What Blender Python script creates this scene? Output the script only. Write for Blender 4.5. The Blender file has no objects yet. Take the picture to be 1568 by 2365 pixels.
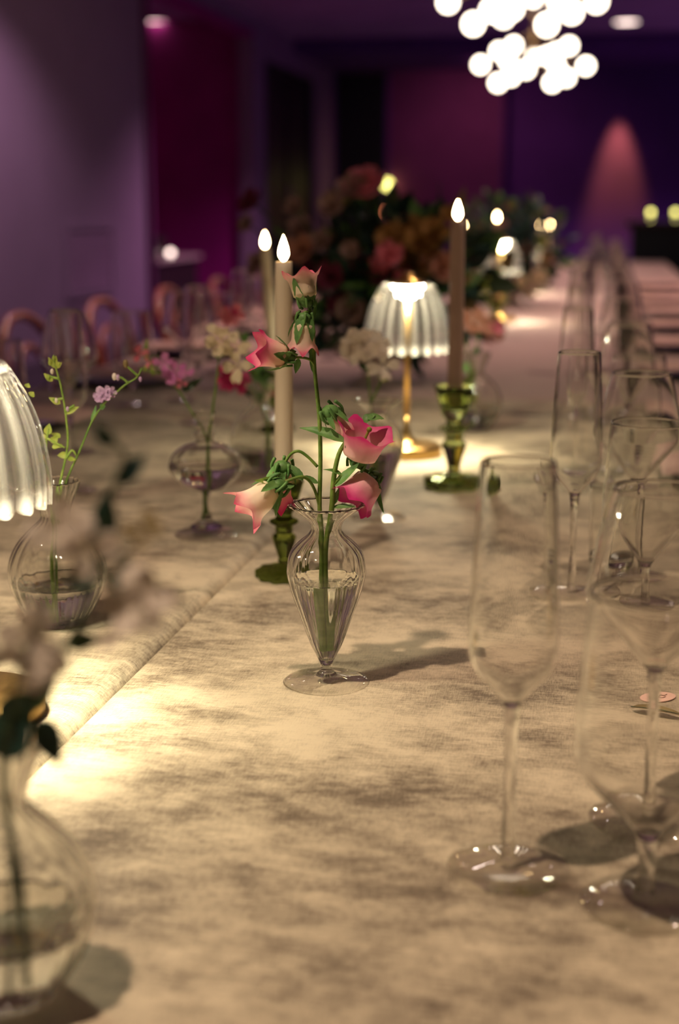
import bpy, math, random
from mathutils import Vector, Matrix, Quaternion
import mathutils.noise as mn
sc = bpy.context.scene
C = sc.collection
R = math.radians
rnd = random.Random(7)

# ------------------------------------------------------------ camera
PITCH, YAW, CAMZ, TZ = R(12.06), R(10.4), 1.125, 0.75
FPX = 3285.0
cd = bpy.data.cameras.new('camera'); cam = bpy.data.objects.new('camera', cd); C.objects.link(cam)
cam.location = (0, 0, CAMZ); cam.rotation_euler = (R(90) - PITCH, 0, YAW)
cd.sensor_fit = 'VERTICAL'; cd.sensor_height = 36; cd.lens = 50.0
cd.clip_start = 0.05; cd.clip_end = 100
cd.dof.use_dof = True; cd.dof.focus_distance = 1.125; cd.dof.aperture_fstop = 4.0
sc.camera = cam
FW = Vector((-math.sin(YAW)*math.cos(PITCH), math.cos(YAW)*math.cos(PITCH), -math.sin(PITCH)))
RT = Vector((math.cos(YAW), math.sin(YAW), 0)); UP = RT.cross(FW)
def ray(x, y): return FW + RT*((x-784)/FPX) + UP*((1182.5-y)/FPX)
def at(x, y, d):                       # point seen at pixel x, y standing d metres away (on the floor plan)
    r = ray(x, y); h = math.hypot(r.x, r.y)
    return Vector((0, 0, CAMZ)) + r*(d/h)
def ont(x, y, z=TZ):                   # point of the table plane
    r = ray(x, y); return Vector((0, 0, CAMZ)) + r*((z-CAMZ)/r.z)

# ------------------------------------------------------------ world, exposure, sampling
w = bpy.data.worlds.new('world'); sc.world = w; w.use_nodes = True
w.node_tree.nodes['Background'].inputs[0].default_value = (.03, .012, .05, 1)
w.node_tree.nodes['Background'].inputs[1].default_value = .3
sc.view_settings.view_transform = 'Standard'; sc.view_settings.look = 'None'
sc.view_settings.exposure = 0.0; sc.view_settings.gamma = 1; sc.view_settings.use_curve_mapping = False
cy = sc.cycles
cy.use_denoising = True; cy.max_bounces = 14; cy.transmission_bounces = 12; cy.transparent_max_bounces = 40
cy.glossy_bounces = 6; cy.diffuse_bounces = 4; cy.sample_clamp_indirect = 5; cy.blur_glossy = 0.3
cy.caustics_reflective = True; cy.caustics_refractive = True

def spot(loc, target, energy, col, size, blend=.6, radius=.04):
    l = bpy.data.lights.new('spot_light', 'SPOT'); l.energy = energy; l.color = col
    l.spot_size = R(size); l.spot_blend = blend; l.shadow_soft_size = radius
    o = bpy.data.objects.new('spot_light', l); C.objects.link(o); o.location = loc
    d = Vector(target)-Vector(loc); o.rotation_euler = d.to_track_quat('-Z', 'Y').to_euler()
    return o
CEIL = 3.3
DOWN = []      # recessed ceiling downlights, the last one added to brighten the far walls: x, y, energy, colour, cone
WARM, ROSE = (1, .74, .45), (1, .62, .50)
for x, y, e, c, s in [(-.8, .1, 250, (1, .73, .54), 80), (.9, 2.4, 105, (1, .73, .54), 80), (-.9, 4.9, 200, (1, .62, .5), 80), (.9, 6.5, 200, (1, .6, .5), 80),
                      (-.9, 8.8, 200, (1, .6, .5), 80), (-2.9, 9.2, 110, (1, .64, .82), 120), (-2.2, 14.2, 360, (1, .5, .8), 130), (-2.0, 6.0, 90, (1, .64, .82), 120), (1.6, 17.5, 1100, (.8, .5, 1), 140)]:
    DOWN.append((x, y, e, c, s)); spot((x, y, CEIL-.02), (x, y, 0), e, c, s)
WASH = at(1430, 300, 21.6)
spot((WASH.x, 21.97, CEIL-.19), (WASH.x, 22.28, 1.0), 420, (1, .50, .12), 34, .9, .03)
spot((-1.9, 20.4, CEIL-.19), (-1.9, 21.95, .9), 34, (1, .42, .5), 150, .9, .05)  # unseen spot added to lift the maroon far wall

# ------------------------------------------------------------ materials
def mat(name): m = bpy.data.materials.new(name); m.use_nodes = True; nt = m.node_tree; nt.nodes.clear(); return m, nt
def N(nt, t, **kw):
    n = nt.nodes.new(t)
    for k, v in kw.items():
        if k in n.inputs: n.inputs[k].default_value = v
        else: setattr(n, k, v)
    return n
def out(nt, s): o = nt.nodes.new('ShaderNodeOutputMaterial'); nt.links.new(s, o.inputs['Surface'])
def L(nt, a, b): nt.links.new(a, b)
def rgba(c): return (c[0], c[1], c[2], 1)
def ramp(nt, fac, stops):
    r = nt.nodes.new('ShaderNodeValToRGB'); e = r.color_ramp.elements
    while len(e) < len(stops): e.new(.5)
    for i, (p, c) in enumerate(stops): e[i].position = p; e[i].color = rgba(c)
    L(nt, fac, r.inputs[0]); return r.outputs[0]
def noise(nt, scale, detail=3, vec=None, rough=.5):
    n = N(nt, 'ShaderNodeTexNoise'); n.inputs['Scale'].default_value = scale; n.inputs['Detail'].default_value = detail
    n.inputs['Roughness'].default_value = rough
    if vec is not None: L(nt, vec, n.inputs['Vector'])
    return n.outputs[0]
def pbr(name, col, rough=.6, metal=0, spec=.5, var=.12, scale=40, bump=.0, coat=0, sheen=0):
    m, nt = mat(name)
    p = N(nt, 'ShaderNodeBsdfPrincipled'); tc = N(nt, 'ShaderNodeTexCoord')
    n = noise(nt, scale, 4, tc.outputs['Object'])
    a = [c*(1-var) for c in col]; b = [min(1, c*(1+var)) for c in col]
    L(nt, ramp(nt, n, [(.3, a), (.7, b)]), p.inputs['Base Color'])
    p.inputs['Roughness'].default_value = rough; p.inputs['Metallic'].default_value = metal
    p.inputs['Specular IOR Level'].default_value = spec; p.inputs['Coat Weight'].default_value = coat
    p.inputs['Sheen Weight'].default_value = sheen
    if bump:
        bn = N(nt, 'ShaderNodeBump'); bn.inputs['Strength'].default_value = bump; bn.inputs['Distance'].default_value = .002
        L(nt, n, bn.inputs['Height']); L(nt, bn.outputs[0], p.inputs['Normal'])
    out(nt, p.outputs[0]); return m
def emit(name, col, s):
    m, nt = mat(name); e = N(nt, 'ShaderNodeEmission'); e.inputs[0].default_value = rgba(col); e.inputs[1].default_value = s
    out(nt, e.outputs[0]); return m
def thin_glass(name, tint=(.97, .97, .96), ior=1.5, haze=0., gloss=1.0, power=3.0):
    m, nt = mat(name)
    t = N(nt, 'ShaderNodeBsdfTransparent'); t.inputs[0].default_value = rgba(tint)
    g = N(nt, 'ShaderNodeBsdfGlossy'); g.inputs['Roughness'].default_value = .02; g.inputs[0].default_value = (gloss, gloss, gloss, 1)
    lw = N(nt, 'ShaderNodeLayerWeight'); lw.inputs[0].default_value = .5
    pw = N(nt, 'ShaderNodeMath', operation='POWER'); L(nt, lw.outputs['Facing'], pw.inputs[0]); pw.inputs[1].default_value = power
    f = N(nt, 'ShaderNodeMath', operation='MULTIPLY_ADD'); L(nt, pw.outputs[0], f.inputs[0]); f.inputs[1].default_value = .75; f.inputs[2].default_value = .04
    x = N(nt, 'ShaderNodeMixShader'); L(nt, f.outputs[0], x.inputs[0]); L(nt, t.outputs[0], x.inputs[1]); L(nt, g.outputs[0], x.inputs[2])
    o = x.outputs[0]
    if haze:
        d = N(nt, 'ShaderNodeBsdfTranslucent'); d.inputs[0].default_value = (1, 1, .97, 1)
        y = N(nt, 'ShaderNodeMixShader'); y.inputs[0].default_value = haze; L(nt, o, y.inputs[1]); L(nt, d.outputs[0], y.inputs[2]); o = y.outputs[0]
    out(nt, o); return m
def glass(name, col=(1, 1, 1), ior=1.46, rough=0., trans=0.):
    m, nt = mat(name); g = N(nt, 'ShaderNodeBsdfGlass'); g.inputs[0].default_value = rgba(col); g.inputs['IOR'].default_value = ior; g.inputs['Roughness'].default_value = rough
    o = g.outputs[0]
    if trans:
        t = N(nt, 'ShaderNodeBsdfTransparent'); t.inputs[0].default_value = rgba(col)
        y = N(nt, 'ShaderNodeMixShader'); y.inputs[0].default_value = trans; L(nt, o, y.inputs[1]); L(nt, t.outputs[0], y.inputs[2]); o = y.outputs[0]
    out(nt, o); return m
def leafy(name, col, col2, scale=120, trans=.25, rough=.5, attr=None, stops=None, spec=.35):
    m, nt = mat(name); tc = N(nt, 'ShaderNodeTexCoord')
    if attr:
        a = N(nt, 'ShaderNodeAttribute'); a.attribute_name = attr
        n = noise(nt, scale, 3, tc.outputs['Object']); ma = N(nt, 'ShaderNodeMath', operation='MULTIPLY_ADD')
        L(nt, n, ma.inputs[0]); ma.inputs[1].default_value = .35
        sb = N(nt, 'ShaderNodeMath', operation='SUBTRACT'); L(nt, a.outputs['Fac'], sb.inputs[0]); sb.inputs[1].default_value = .17
        L(nt, sb.outputs[0], ma.inputs[2]); c = ramp(nt, ma.outputs[0], stops)
    else:
        n = noise(nt, scale, 4, tc.outputs['Object']); c = ramp(nt, n, [(.35, col), (.7, col2)])
    p = N(nt, 'ShaderNodeBsdfPrincipled'); p.inputs['Roughness'].default_value = rough; p.inputs['Specular IOR Level'].default_value = spec
    L(nt, c, p.inputs['Base Color'])
    bn = N(nt, 'ShaderNodeBump'); bn.inputs['Strength'].default_value = .4; bn.inputs['Distance'].default_value = .0006
    L(nt, n, bn.inputs['Height']); L(nt, bn.outputs[0], p.inputs['Normal'])
    t = N(nt, 'ShaderNodeBsdfTranslucent'); L(nt, c, t.inputs[0])
    x = N(nt, 'ShaderNodeMixShader'); x.inputs[0].default_value = trans; L(nt, p.outputs[0], x.inputs[1]); L(nt, t.outputs[0], x.inputs[2])
    out(nt, x.outputs[0]); return m
def velvet(name, dark, light):
    m, nt = mat(name); tc = N(nt, 'ShaderNodeTexCoord')
    def mp(s, r=0):
        q = N(nt, 'ShaderNodeMapping'); q.inputs['Scale'].default_value = s; q.inputs['Rotation'].default_value = (0, 0, r)
        L(nt, tc.outputs['Object'], q.inputs['Vector']); return q.outputs[0]
    big = noise(nt, 1, 2, mp((6, 9, 7), .25), .5)            # crushed pile lying one way or the other
    mid = noise(nt, 1, 6, mp((26, 40, 30), .2), .66)
    s1 = noise(nt, 1, 5, mp((55, 900, 100), .05), .75)      # weft threads
    s2 = noise(nt, 1, 5, mp((900, 90, 100), -.08), .75)     # warp threads
    def add(a, b, ka, kb):
        x = N(nt, 'ShaderNodeMath', operation='MULTIPLY'); L(nt, a, x.inputs[0]); x.inputs[1].default_value = ka
        y = N(nt, 'ShaderNodeMath', operation='MULTIPLY_ADD'); L(nt, b, y.inputs[0]); y.inputs[1].default_value = kb; L(nt, x.outputs[0], y.inputs[2])
        return y.outputs[0]
    h = add(add(big, mid, .36, .42), add(s1, s2, .60, .40), 1, .66)
    md = [(a+b)/2 for a, b in zip(dark, light)]
    c = ramp(nt, h, [(.61, dark), (.70, md), (.80, light)])
    p = N(nt, 'ShaderNodeBsdfPrincipled'); L(nt, c, p.inputs['Base Color'])
    p.inputs['Roughness'].default_value = .62; p.inputs['Specular IOR Level'].default_value = .3
    p.inputs['Sheen Weight'].default_value = .35; p.inputs['Sheen Roughness'].default_value = .45; p.inputs['Sheen Tint'].default_value = (1, .9, .7, 1)
    bn = N(nt, 'ShaderNodeBump'); bn.inputs['Strength'].default_value = .55; bn.inputs['Distance'].default_value = .0016
    L(nt, h, bn.inputs['Height'])
    bb = N(nt, 'ShaderNodeBump'); bb.inputs['Strength'].default_value = .6; bb.inputs['Distance'].default_value = .012
    L(nt, big, bb.inputs['Height']); L(nt, bn.outputs[0], bb.inputs['Normal']); L(nt, bb.outputs[0], p.inputs['Normal'])
    out(nt, p.outputs[0]); return m

M = dict(
    wall=pbr('wall_paint', (.31, .21, .32), .8, scale=3, var=.05), far=pbr('far_wall_paint', (.13, .035, .24), .85, scale=2),
    maroon=pbr('maroon_wall_paint', (.20, .04, .16), .8, scale=2), red=pbr('alcove_paint', (.34, .006, .22), .8, scale=2),
    ceil=pbr('ceiling_paint', (.5, .32, .5), .9, scale=2), floor=pbr('carpet', (.05, .03, .05), .95, scale=60, bump=.5),
    black=pbr('black_paint', (.004, .008, .012), .5), dkwood=pbr('dark_wood', (.03, .012, .014), .35),
    velvet=velvet('crushed_velvet', (.105, .074, .047), (.63, .535, .37)),
    linen=pbr('plain_linen', (.46, .34, .30), .85, scale=300, var=.08, bump=.4, sheen=.2),
    brass=pbr('brushed_brass', (.78, .50, .17), .28, 1, var=.06, scale=200),
    wood=pbr('chair_wood', (.26, .055, .035), .35, coat=.3, scale=25), cane=pbr('seat_cane', (.32, .16, .09), .7, scale=90, bump=.6),
    wax=None, plate=pbr('green_glaze', (.012, .022, .014), .2, coat=.6), napkin=pbr('napkin_cloth', (.62, .42, .36), .9, scale=150, bump=.4),
    bowl=pbr('stoneware', (.55, .44, .40), .6, scale=30, bump=.3), stone=pbr('marble', (.5, .38, .36), .25, scale=6, var=.3),
    steel=pbr('cutlery_metal', (.8, .7, .6), .2, 1), wire=pbr('chandelier_metal', (.35, .22, .1), .3, 1),
    wick=pbr('wick', (.03, .02, .02), .9), tableboard=pbr('plywood', (.35, .25, .15), .7, scale=20),
    glow=emit('lamp_led', (1, .90, .64), 850), flame=emit('flame', (1, .66, .30), 75), globe=emit('globe_glow', (1, .84, .66), 9),
    dlb=emit('downlight_lens', (1, .80, .72), 35), dl=emit('downlight_glow', (1, .75, .66), 5.0), tea=emit('tealight_glow', (.95, .85, .22), 5), amber=emit('amber_glow', (1, .28, .12), 4),
    thin=glass('thin_wine_glass', (.995, .995, .99), 1.45), vase=glass('vase_glass', (.995, .995, .985), 1.46), footg=thin_glass('foot_glass', (.95, .95, .94), power=4), solid=glass('solid_glass', (.995, .995, .99), 1.46),
    water=glass('water', (.985, .995, .985), 1.33), shade=None, green=glass('green_glass', (.55, .64, .30), 1.5), green2=glass('pale_green_glass', (.74, .82, .55), 1.5), clear_hol=glass('holder_glass', (.9, .92, .85), 1.5),
    stem=leafy('stem_green', (.11, .22, .03), (.24, .36, .07)), stem2=leafy('pale_stem', (.16, .28, .04), (.32, .42, .08)),
    leaf=leafy('leaf_green', (.085, .21, .055), (.17, .34, .09)), lime=leafy('lime_leaf', (.28, .38, .05), (.5, .55, .12), trans=.4),
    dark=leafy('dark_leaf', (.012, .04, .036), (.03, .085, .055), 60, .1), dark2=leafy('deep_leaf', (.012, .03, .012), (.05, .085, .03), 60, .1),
    bellc=leafy('bell_petal', 0, 0, 90, .35, .55, 'u', [(0, (.80, .66, .42)), (.35, (.86, .58, .46)), (.62, (.88, .30, .40)), (.92, (.72, .035, .20))]),
    bellp=leafy('pale_bell_petal', 0, 0, 90, .35, .55, 'u', [(0, (.80, .70, .46)), (.55, (.85, .68, .54)), (.8, (.86, .42, .42)), (.98, (.75, .10, .22))]),
    bellh=leafy('hot_bell_petal', 0, 0, 90, .35, .55, 'u', [(0, (.86, .62, .52)), (.35, (.86, .46, .47)), (.62, (.82, .22, .36)), (.92, (.70, .035, .24))]),
    cream=leafy('cream_petal', (.72, .62, .40), (.82, .74, .55), 60, .4), white=leafy('white_petal', (.75, .66, .55), (.86, .80, .70), 60, .4),
    magenta=leafy('magenta_petal', (.62, .03, .17), (.78, .08, .27), 60, .35), lilac=leafy('lilac_petal', (.50, .14, .40), (.66, .28, .52), 60, .4),
    mauve=leafy('mauve_petal', (.48, .30, .50), (.62, .46, .62), 60, .4), pink=leafy('pink_petal', (.75, .18, .28), (.85, .32, .38), 60, .35),
    peach=leafy('peach_petal', (.50, .22, .16), (.62, .34, .25), 60, .3), mustard=leafy('mustard_petal', (.36, .19, .06), (.48, .27, .10), 60, .3),
    dusty=leafy('dusty_petal', (.36, .22, .20), (.50, .35, .31), 60, .3), wine=leafy('wine_petal', (.16, .02, .06), (.24, .05, .09), 60, .3),
    olive=leafy('olive_leaf', (.17, .12, .045), (.26, .2, .08), 50, .1), tag=pbr('pink_card', (.80, .52, .42), .8, var=.05),
    ink=pbr('ink', (.25, .12, .08), .7))
m, nt = mat('candle_wax'); p = N(nt, 'ShaderNodeBsdfPrincipled'); p.inputs['Base Color'].default_value = (.74, .66, .50, 1); p.inputs['Roughness'].default_value = .5
t = N(nt, 'ShaderNodeBsdfTranslucent'); t.inputs[0].default_value = (.8, .68, .46, 1)
x = N(nt, 'ShaderNodeMixShader'); x.inputs[0].default_value = .3; L(nt, p.outputs[0], x.inputs[1]); L(nt, t.outputs[0], x.inputs[2]); out(nt, x.outputs[0]); M['wax'] = m
M['dusk'] = pbr('dusky_wax', (.56, .40, .33), .5, var=.04)
# ribbed crystal of the lamp shades: partly straight-through, partly refracting, milkier where caught lamp light is imitated
m, nt = mat('ribbed_crystal'); g = N(nt, 'ShaderNodeBsdfGlass'); g.inputs['IOR'].default_value = 1.5
t = N(nt, 'ShaderNodeBsdfTransparent'); x = N(nt, 'ShaderNodeMixShader'); x.inputs[0].default_value = .62
L(nt, g.outputs[0], x.inputs[1]); L(nt, t.outputs[0], x.inputs[2])
d = N(nt, 'ShaderNodeBsdfTranslucent'); d.inputs[0].default_value = (1, .97, .88, 1)
y = N(nt, 'ShaderNodeMixShader'); at_ = N(nt, 'ShaderNodeAttribute'); at_.attribute_name = 'u'
ma = N(nt, 'ShaderNodeMath', operation='MULTIPLY_ADD'); L(nt, at_.outputs['Fac'], ma.inputs[0]); ma.inputs[1].default_value = .17; ma.inputs[2].default_value = .003
L(nt, ma.outputs[0], y.inputs[0]); L(nt, x.outputs[0], y.inputs[1]); L(nt, d.outputs[0], y.inputs[2]); out(nt, y.outputs[0]); M['shade'] = m

# ------------------------------------------------------------ builders
def link(name, me, parent=None, loc=None):
    o = bpy.data.objects.new(name, me); C.objects.link(o)
    if parent is not None: o.parent = parent
    if loc is not None: o.location = loc
    return o
def mesh(name, vf, m, parent=None, smooth=True, world=False, loc=None, attr=None):
    vs, fs = vf
    if world and parent is not None:
        b = parent.location.copy(); pp = parent.parent
        while pp is not None: b = b+pp.location; pp = pp.parent
        vs = [Vector(v)-b for v in vs]
    me = bpy.data.meshes.new(name); me.from_pydata([tuple(v) for v in vs], [], fs); me.update()
    if smooth: me.polygons.foreach_set('use_smooth', [True]*len(me.polygons))
    me.materials.append(m)
    if attr:
        a = me.attributes.new('u', 'FLOAT', 'POINT'); a.data.foreach_set('value', attr)
    return link(name, me, parent, loc)
def tag(o, label=None, cat=None, group=None, kind=None):
    if label: o['label'] = label
    if cat: o['category'] = cat
    if group: o['group'] = group
    if kind: o['kind'] = kind
    return o
def thing(name, loc, label, cat, group=None, rz=0):
    o = bpy.data.objects.new(name, None); C.objects.link(o); o.location = loc; o.rotation_euler = (0, 0, rz); o.empty_display_size = .02
    return tag(o, label, cat, group)
def dup(root, loc, label, group=None, rz=None):
    r = root.copy(); C.objects.link(r); r.location = loc
    if rz is not None: r.rotation_euler = (0, 0, rz)
    r['label'] = label
    if group: r['group'] = group
    for ch in list(root.children):
        c = ch.copy(); C.objects.link(c); c.parent = r
        for g in list(ch.children):
            q = g.copy(); C.objects.link(q); q.parent = c
    return r
def join(*vfs):
    vs, fs = [], []
    for v, f in vfs:
        k = len(vs); vs += list(v); fs += [tuple(i+k for i in q) for q in f]
    return vs, fs
def box(x0, x1, y0, y1, z0, z1):
    v = [(x, y, z) for z in (z0, z1) for x, y in ((x0, y0), (x1, y0), (x1, y1), (x0, y1))]
    return v, [(3, 2, 1, 0), (4, 5, 6, 7), (0, 1, 5, 4), (1, 2, 6, 5), (2, 3, 7, 6), (3, 0, 4, 7)]
def lathe(prof, n=48, rib=0, nr=16, ribf=None, closed=False, c=(0, 0, 0)):
    """prof: (r, z) list; open ends at r=0 are capped with a fan."""
    vs, fs = [], []; idx = []
    for k, (r, z) in enumerate(prof):
        if r < 1e-6: idx.append([len(vs)]); vs.append((c[0], c[1], c[2]+z)); continue
        row = []
        for i in range(n):
            a = 2*math.pi*i/n; rr = r; zz = z
            if rib: rr = r*(1+rib*math.cos(nr*a)*(ribf(z) if ribf else 1))
            row.append(len(vs)); vs.append((c[0]+rr*math.cos(a), c[1]+rr*math.sin(a), c[2]+zz))
        idx.append(row)
    K = len(prof)
    for k in range(K if closed else K-1):
        a, b = idx[k], idx[(k+1) % K]
        for i in range(n):
            j = (i+1) % n
            if len(a) == 1 and len(b) == 1: continue
            if len(a) == 1: fs.append((a[0], b[j], b[i]))
            elif len(b) == 1: fs.append((a[i], a[j], b[0]))
            else: fs.append((a[i], a[j], b[j], b[i]))
    return vs, fs
def smoothp(pts, sub=4):
    o = []
    P = [Vector(p) for p in pts]
    for i in range(len(P)-1):
        a, b, c, d = P[max(i-1, 0)], P[i], P[i+1], P[min(i+2, len(P)-1)]
        for k in range(sub):
            t = k/sub
            o.append(.5*((2*b)+(c-a)*t+(2*a-5*b+4*c-d)*t*t+(3*b-a-3*c+d)*t**3))
    o.append(P[-1]); return o
def sp2(prof, sub=4): return [(max(p.x, 0), p.y) for p in smoothp([(r, z, 0) for r, z in prof], sub)]
def shell(prof, th, bottom_th=None, sub=4):
    """glass vessel wall: outer profile bottom->top then inner top->bottom."""
    o = sp2(prof, sub); inn = []
    e, f_ = Vector(o[-1]), Vector(o[-2]); g_ = e+(f_-e).normalized()*.0015; o = o[:-1]+[(g_.x, g_.y), (e.x, e.y)]
    for i in range(len(o)):
        a = Vector((o[max(i-1, 0)][0], o[max(i-1, 0)][1])); b = Vector((o[min(i+1, len(o)-1)][0], o[min(i+1, len(o)-1)][1])); d = (b-a)
        if d.length < 1e-9: d = Vector((0, 1))
        d.normalize(); nn = Vector((-d.y, d.x)); q = Vector(o[i])+nn*th
        inn.append((max(q.x, 0.0002), q.y))
    m_ = ((o[-1][0]+inn[-1][0])/2, (o[-1][1]+inn[-1][1])/2); up_ = Vector(o[-1])-Vector(o[-2]); up_.normalize()
    o.append((m_[0]+up_.x*th*.35, m_[1]+up_.y*th*.35))
    return o, inn
def tube(pts, rad, n=8, sub=4, cap=True):
    P = smoothp(pts, sub) if sub > 1 else [Vector(p) for p in pts]
    K = len(P); vs, fs = [], []
    up = Vector((0, 0, 1)); prev = None
    for i, p in enumerate(P):
        t = (P[min(i+1, K-1)]-P[max(i-1, 0)]).normalized()
        if prev is None:
            u = t.cross(up)
            if u.length < .05: u = t.cross(Vector((1, 0, 0)))
            u.normalize()
        else: u = (prev-t*prev.dot(t)).normalized()
        prev = u; v = t.cross(u)
        f = i/(K-1); r = rad if not isinstance(rad, (tuple, list)) else rad[0]+(rad[1]-rad[0])*f
        for k in range(n):
            a = 2*math.pi*k/n; vs.append(p+(u*math.cos(a)+v*math.sin(a))*r)
    for i in range(K-1):
        for k in range(n):
            j = (k+1) % n; fs.append((i*n+k, i*n+j, (i+1)*n+j, (i+1)*n+k))
    if cap: fs.append(tuple(range(n))[::-1]); fs.append(tuple((K-1)*n+k for k in range(n)))
    return vs, fs
def blade(base, d, nrm, ln, wd, kind='leaf', curl=.2, fold=.15, ruffle=0, nl=9, nw=4, seed=0, serr=0):
    """one leaf or petal with its own curve; d direction, nrm the face it shows."""
    base = Vector(base); d = Vector(d).normalized(); nrm = Vector(nrm); s = d.cross(nrm)
    if s.length < 1e-4: s = d.cross(Vector((.3, .5, .8)))
    s.normalize(); nrm = s.cross(d).normalized()
    vs, fs = [], []
    for i in range(nl+1):
        t = i/nl
        if kind == 'leaf': wv = (math.sin(math.pi*min(1, t**.75*1.0)))**.85*(1-.25*t)
        elif kind == 'sepal': wv = max(0, 1-t)**.8*(.8+.9*t)
        elif kind == 'lance': wv = math.sin(math.pi*t**.65)**.9
        elif kind == 'petal': wv = math.sin(math.pi*(.06+.80*t))**.8*(.45+.75*t)
        else: wv = math.sqrt(max(0, 1-(2*t-1)**2))
        if serr and 0 < i < nl: wv *= 1+serr*(1 if i % 2 else -1)
        c = base+d*(ln*t*math.cos(curl*t*.6))-nrm*(ln*math.sin(curl)*t*t*.8)
        for k in range(nw+1):
            q = 2*k/nw-1
            z = abs(q)*fold*wd*wv*.5
            if ruffle: z += ruffle*wd*mn.noise(Vector((t*3+seed*7.3, q*2.2, seed)))*(.3+t)
            vs.append(c+s*(q*wd*.5*wv)+nrm*z)
    for i in range(nl):
        for k in range(nw):
            a = i*(nw+1)+k; fs.append((a, a+1, a+nw+2, a+nw+1))
    return vs, fs
def ball(c, r, n=12, sq=(1, 1, 1)):
    vs, fs = lathe([(0, -1)]+[(math.cos(a), math.sin(a)) for a in [math.pi*(-.5+(i+1)/(n//2+1)) for i in range(n//2)]]+[(0, 1)], n)
    return [Vector((v[0]*r*sq[0], v[1]*r*sq[1], v[2]*r*sq[2]))+Vector(c) for v in vs], fs
def frame_of(d):
    d = Vector(d).normalized(); return d.to_track_quat('Z', 'Y').to_matrix()
def bell(base, tip, rad, flare=.5, nl=12, n=50, twist=0, lobe=.3, seed=0):
    base, tip = Vector(base), Vector(tip); Ln = (tip-base).length; Q = frame_of(tip-base)
    vs, us = [], []
    for i in range(nl+1):
        u = i/nl
        for k in range(n):
            a = 2*math.pi*k/n; lb = (1-abs(math.sin(2.5*(a+twist))))**.85
            e = max(0, (u-.7)/.3)
            r = rad*(.70*min(1, (u/.16)**.5)+.22*u+flare*u**5*(.45+.75*lb)) + rad*.03*math.cos(5*(a+twist)+math.pi)*u
            r *= 1+.05*mn.noise(Vector((math.cos(a)*2+seed, math.sin(a)*2, u*3)))
            z = Ln*(.86*u-lobe*.5*e*(1-lb)+.14*e*lb - flare*.10*e*e*lb)
            vs.append(base+Q@Vector((r*math.cos(a), r*math.sin(a), z))); us.append(min(1, max(0, u*.86+.14*lb*e)))
    fs = [(i*n+k, i*n+(k+1) % n, (i+1)*n+(k+1) % n, (i+1)*n+k) for i in range(nl) for k in range(n)]
    return (vs, fs), us
def calyx(base, axis, rad, sl, spread=.5, seed=0, twist=0):
    """green cup with five pointed sepals and folded flaps between them"""
    base = Vector(base); Q = frame_of(axis); r = random.Random(seed); out_ = []
    out_.append(ball(base+Q@Vector((0, 0, rad*.45)), rad*.95, 10, (1, 1, .8)))
    for k in range(5):
        a = 2*math.pi*k/5+twist+r.uniform(-.1, .1); o = Vector((math.cos(a), math.sin(a), 0))
        sp = spread+r.uniform(-.12, .2)
        d = Q@(o*sp+Vector((0, 0, 1))); nn = Q@(o-Vector((0, 0, sp)))
        out_.append(blade(base+Q@(o*rad*.8+Vector((0, 0, rad*.5))), d, nn, sl*r.uniform(.9, 1.1), sl*.50, 'sepal', .15, .25, .06, 9, 4, k, .06))
        a2 = a+.63; o2 = Vector((math.cos(a2), math.sin(a2), 0))
        out_.append(tube([base+Q@(o2*rad*.9+Vector((0, 0, rad*1.2))), base+Q@(o2*rad*1.15+Vector((0, 0, rad*.5))), base+Q@(o2*rad*.9+Vector((0, 0, -rad*.35)))], (rad*.12, rad*.18), 6, 3))
    return join(*out_)
def flower_bell(par, base, tip, rad, m, flare=.5, sl=.02, spread=.45, cr=.0055, seed=0, twist=0, lobe=.3, style=False):
    vf, us = bell(base, tip, rad, flare, twist=twist, lobe=lobe, seed=seed)
    f = mesh('flower', vf, m, par, world=True, attr=us)
    ax = Vector(tip)-Vector(base)
    mesh('calyx', calyx(Vector(base)-ax.normalized()*cr*.6, ax, cr, sl, spread, seed, twist), M['leaf'], f, world=True)
    if style:
        b = Vector(base); n_ = ax.normalized()
        mesh('style', join(tube([b+n_*.004, b+ax*.55, b+ax*.86+RT*.001], (.0008, .0012), 6), ball(b+ax*.88+RT*.001, .0022, 8)), M['lime'], f, world=True)
    return f
def ordn(i): return ['nearest', 'second nearest', 'third nearest', 'fourth nearest', 'fifth nearest', 'sixth nearest', 'seventh nearest', 'eighth nearest', 'ninth nearest',
                     'tenth nearest', 'eleventh nearest', 'twelfth nearest', 'thirteenth nearest', 'fourteenth nearest'][i]

# ------------------------------------------------------------ room
def struct(name, vf, m, smooth=False, parent=None): o = mesh(name, vf, m, parent, smooth); o['kind'] = 'structure'; return o
WX, FY = -4.13, 22.0
struct('floor', box(-8.5, 6, -3, 23, -.1, 0), M['floor'])
struct('ceiling', box(-8.5, 6, -3, 23, CEIL, CEIL+.1), M['ceil'])
wl = tag(thing('wall_left', (WX, 8, 0), None, None), kind='structure')
def wl_piece(name, y0, y1, z0, z1): return mesh(name, box(WX-.18, WX, y0, y1, z0, z1), M['wall'], wl, False, world=True)
wl_piece('wall_section', -3, 12.8, 0, CEIL); wl_piece('wall_section', 16.9, 17.5, 0, CEIL); wl_piece('wall_section', 20.6, 22, 0, CEIL)
wl_piece('wall_header', 12.8, 16.9, 3.14, CEIL); wl_piece('wall_header', 17.5, 20.6, 2.9, CEIL)
for c in wl.children: c['label'] = 'plum grey painted wall piece'
struct('wall_right', box(4.6, 4.75, -3, 23, 0, CEIL), M['far']); struct('wall_front', box(-8.5, 6, -3.1, -3, 0, CEIL), M['far'])
struct('wall_back', box(-4.31, -1.55, FY, FY+.2, 0, CEIL), M['maroon'])
struct('wall_back_right', box(-1.55, 4.75, FY+.3, FY+.5, 0, CEIL), M['far'])
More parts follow.
